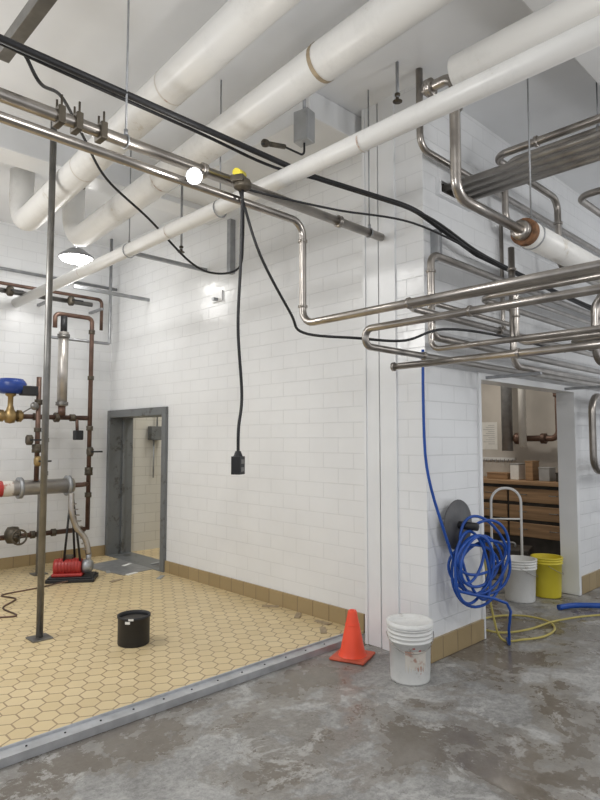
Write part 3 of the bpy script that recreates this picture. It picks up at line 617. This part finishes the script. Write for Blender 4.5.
for i in range(10): g.box((-.004,-.09,.15-.03*i),(-.002,.05+.04*((i*7)%3-1),.156-.03*i))
g.make("printed_lines",M_grey,parent=r)
pipe("wall_pipe",[(7.85,3.99,H-.001),(7.85,3.99,1.45)],.075,M_galv,"grey vertical pipe on the store room wall")
pipe("wall_pipe",[(7.75,3.72,H-.001),(7.75,3.72,1.5)],.05,M_insul,"pale vertical pipe on the store room wall")
pipe("wall_pipe",[(7.9,4.0,1.62),(7.9,3.3,1.62),(7.9,3.3,3.0)],.04,M_copper,"brown pipe with valves on the store room wall",flanges=[((7.9,3.85,1.62),Y,.08,.08),((7.9,3.5,1.62),Y,.07,.06),((7.9,3.3,2.2),Z,.06,.06)])
r=root("coat_rack",(8.09,4.25,1.33),"white rail with a row of hooks","hook rail")
Geo().box((-.015,-.25,-.02),(.005,.25,.02)).make("rail",M_white,parent=r)
for i in range(8): Geo().tube(fillet([(-.01,-.22+.063*i,0),(-.05,-.22+.063*i,-.05),(-.07,-.22+.063*i,-.01)],.01),.006,6).make("hook",M_galv,parent=r)

r=root("wall_bracket",(3.95,5.4,3.2),"small pale bracket on the upper block wall","bracket")
Geo().box((-.02,-.09,-.06),(0,.09,.06)).make("plate",M_white,parent=r,bevel=.003); Geo().box((-.08,-.02,-.05),(-.02,.02,-.02)).make("arm",M_galv,parent=r)
r=root("corridor_box",(4.6,7.80,1.75),"grey electrical box on the corridor wall","electrical box")
Geo().box((-.08,-.02,-.15),(.12,.09,.05)).make("box",M_frame,parent=r,bevel=.004)
Geo().cyl((0,.05,-.15),(0,.05,-.7),.012,8).make("lower_conduit",M_galv,parent=r)
Geo().cyl((.05,.05,.05),(.05,.05,2.55),.012,8).make("upper_conduit",M_galv,parent=r)

# ------------------------------------------------------------------ camera and light
F = Vector((0.695*math.cos(math.radians(3.81)), 0.719*math.cos(math.radians(3.81)), math.sin(math.radians(3.81))))
cam = bpy.data.cameras.new("camera"); co = bpy.data.objects.new("camera", cam); COL.objects.link(co)
co.location = (0, 0, 1.6); co.rotation_euler = F.to_track_quat("-Z", "Y").to_euler()
cam.sensor_fit = "VERTICAL"; cam.sensor_height = 36; cam.lens = 27; cam.clip_start = 0.02
S.camera = co
def area(loc, sx, sy, e, col=(1, 0.99, 0.97), rot=(0,0,0)):
    l = bpy.data.lights.new("ceiling_light", "AREA"); l.shape = "RECTANGLE"; l.size = sx; l.size_y = sy; l.energy = e; l.color = col
    o = bpy.data.objects.new("ceiling_light", l); COL.objects.link(o); o.location = loc; o.rotation_euler = rot; return o
def point(loc, e, rad=.25, col=(1,.99,.97)):
    l = bpy.data.lights.new("room_light", "POINT"); l.energy = e; l.shadow_soft_size = rad; l.color = col
    o = bpy.data.objects.new("room_light", l); COL.objects.link(o); o.location = loc; return o
area((0.4, 5.6, 4.0), 0.5, 1.6, 60)
point((0.2, 5.0, 3.0), 54, .2); point((0.3, 0.9, 3.1), 66, .25); point((3.6, -0.8, 3.1), 74, .22); point((7.5,-.5,3.0),52,.3)
point((1.72,2.60,3.0), 8, .05); point((2.94,6.85,3.45), 12, .2)
area((5.0, 6.8, 3.6), 0.3, 1.0, 28, (1,.97,.9)); area((6.8, 4.0, 3.0), 0.3, 1.0, 20, (1, 0.93, 0.83))
w = bpy.data.worlds.new("world"); S.world = w; w.use_nodes = True
w.node_tree.nodes["Background"].inputs[0].default_value = (0.94, 0.965, 1, 1); w.node_tree.nodes["Background"].inputs[1].default_value = 0.74
S.view_settings.view_transform = "Standard"
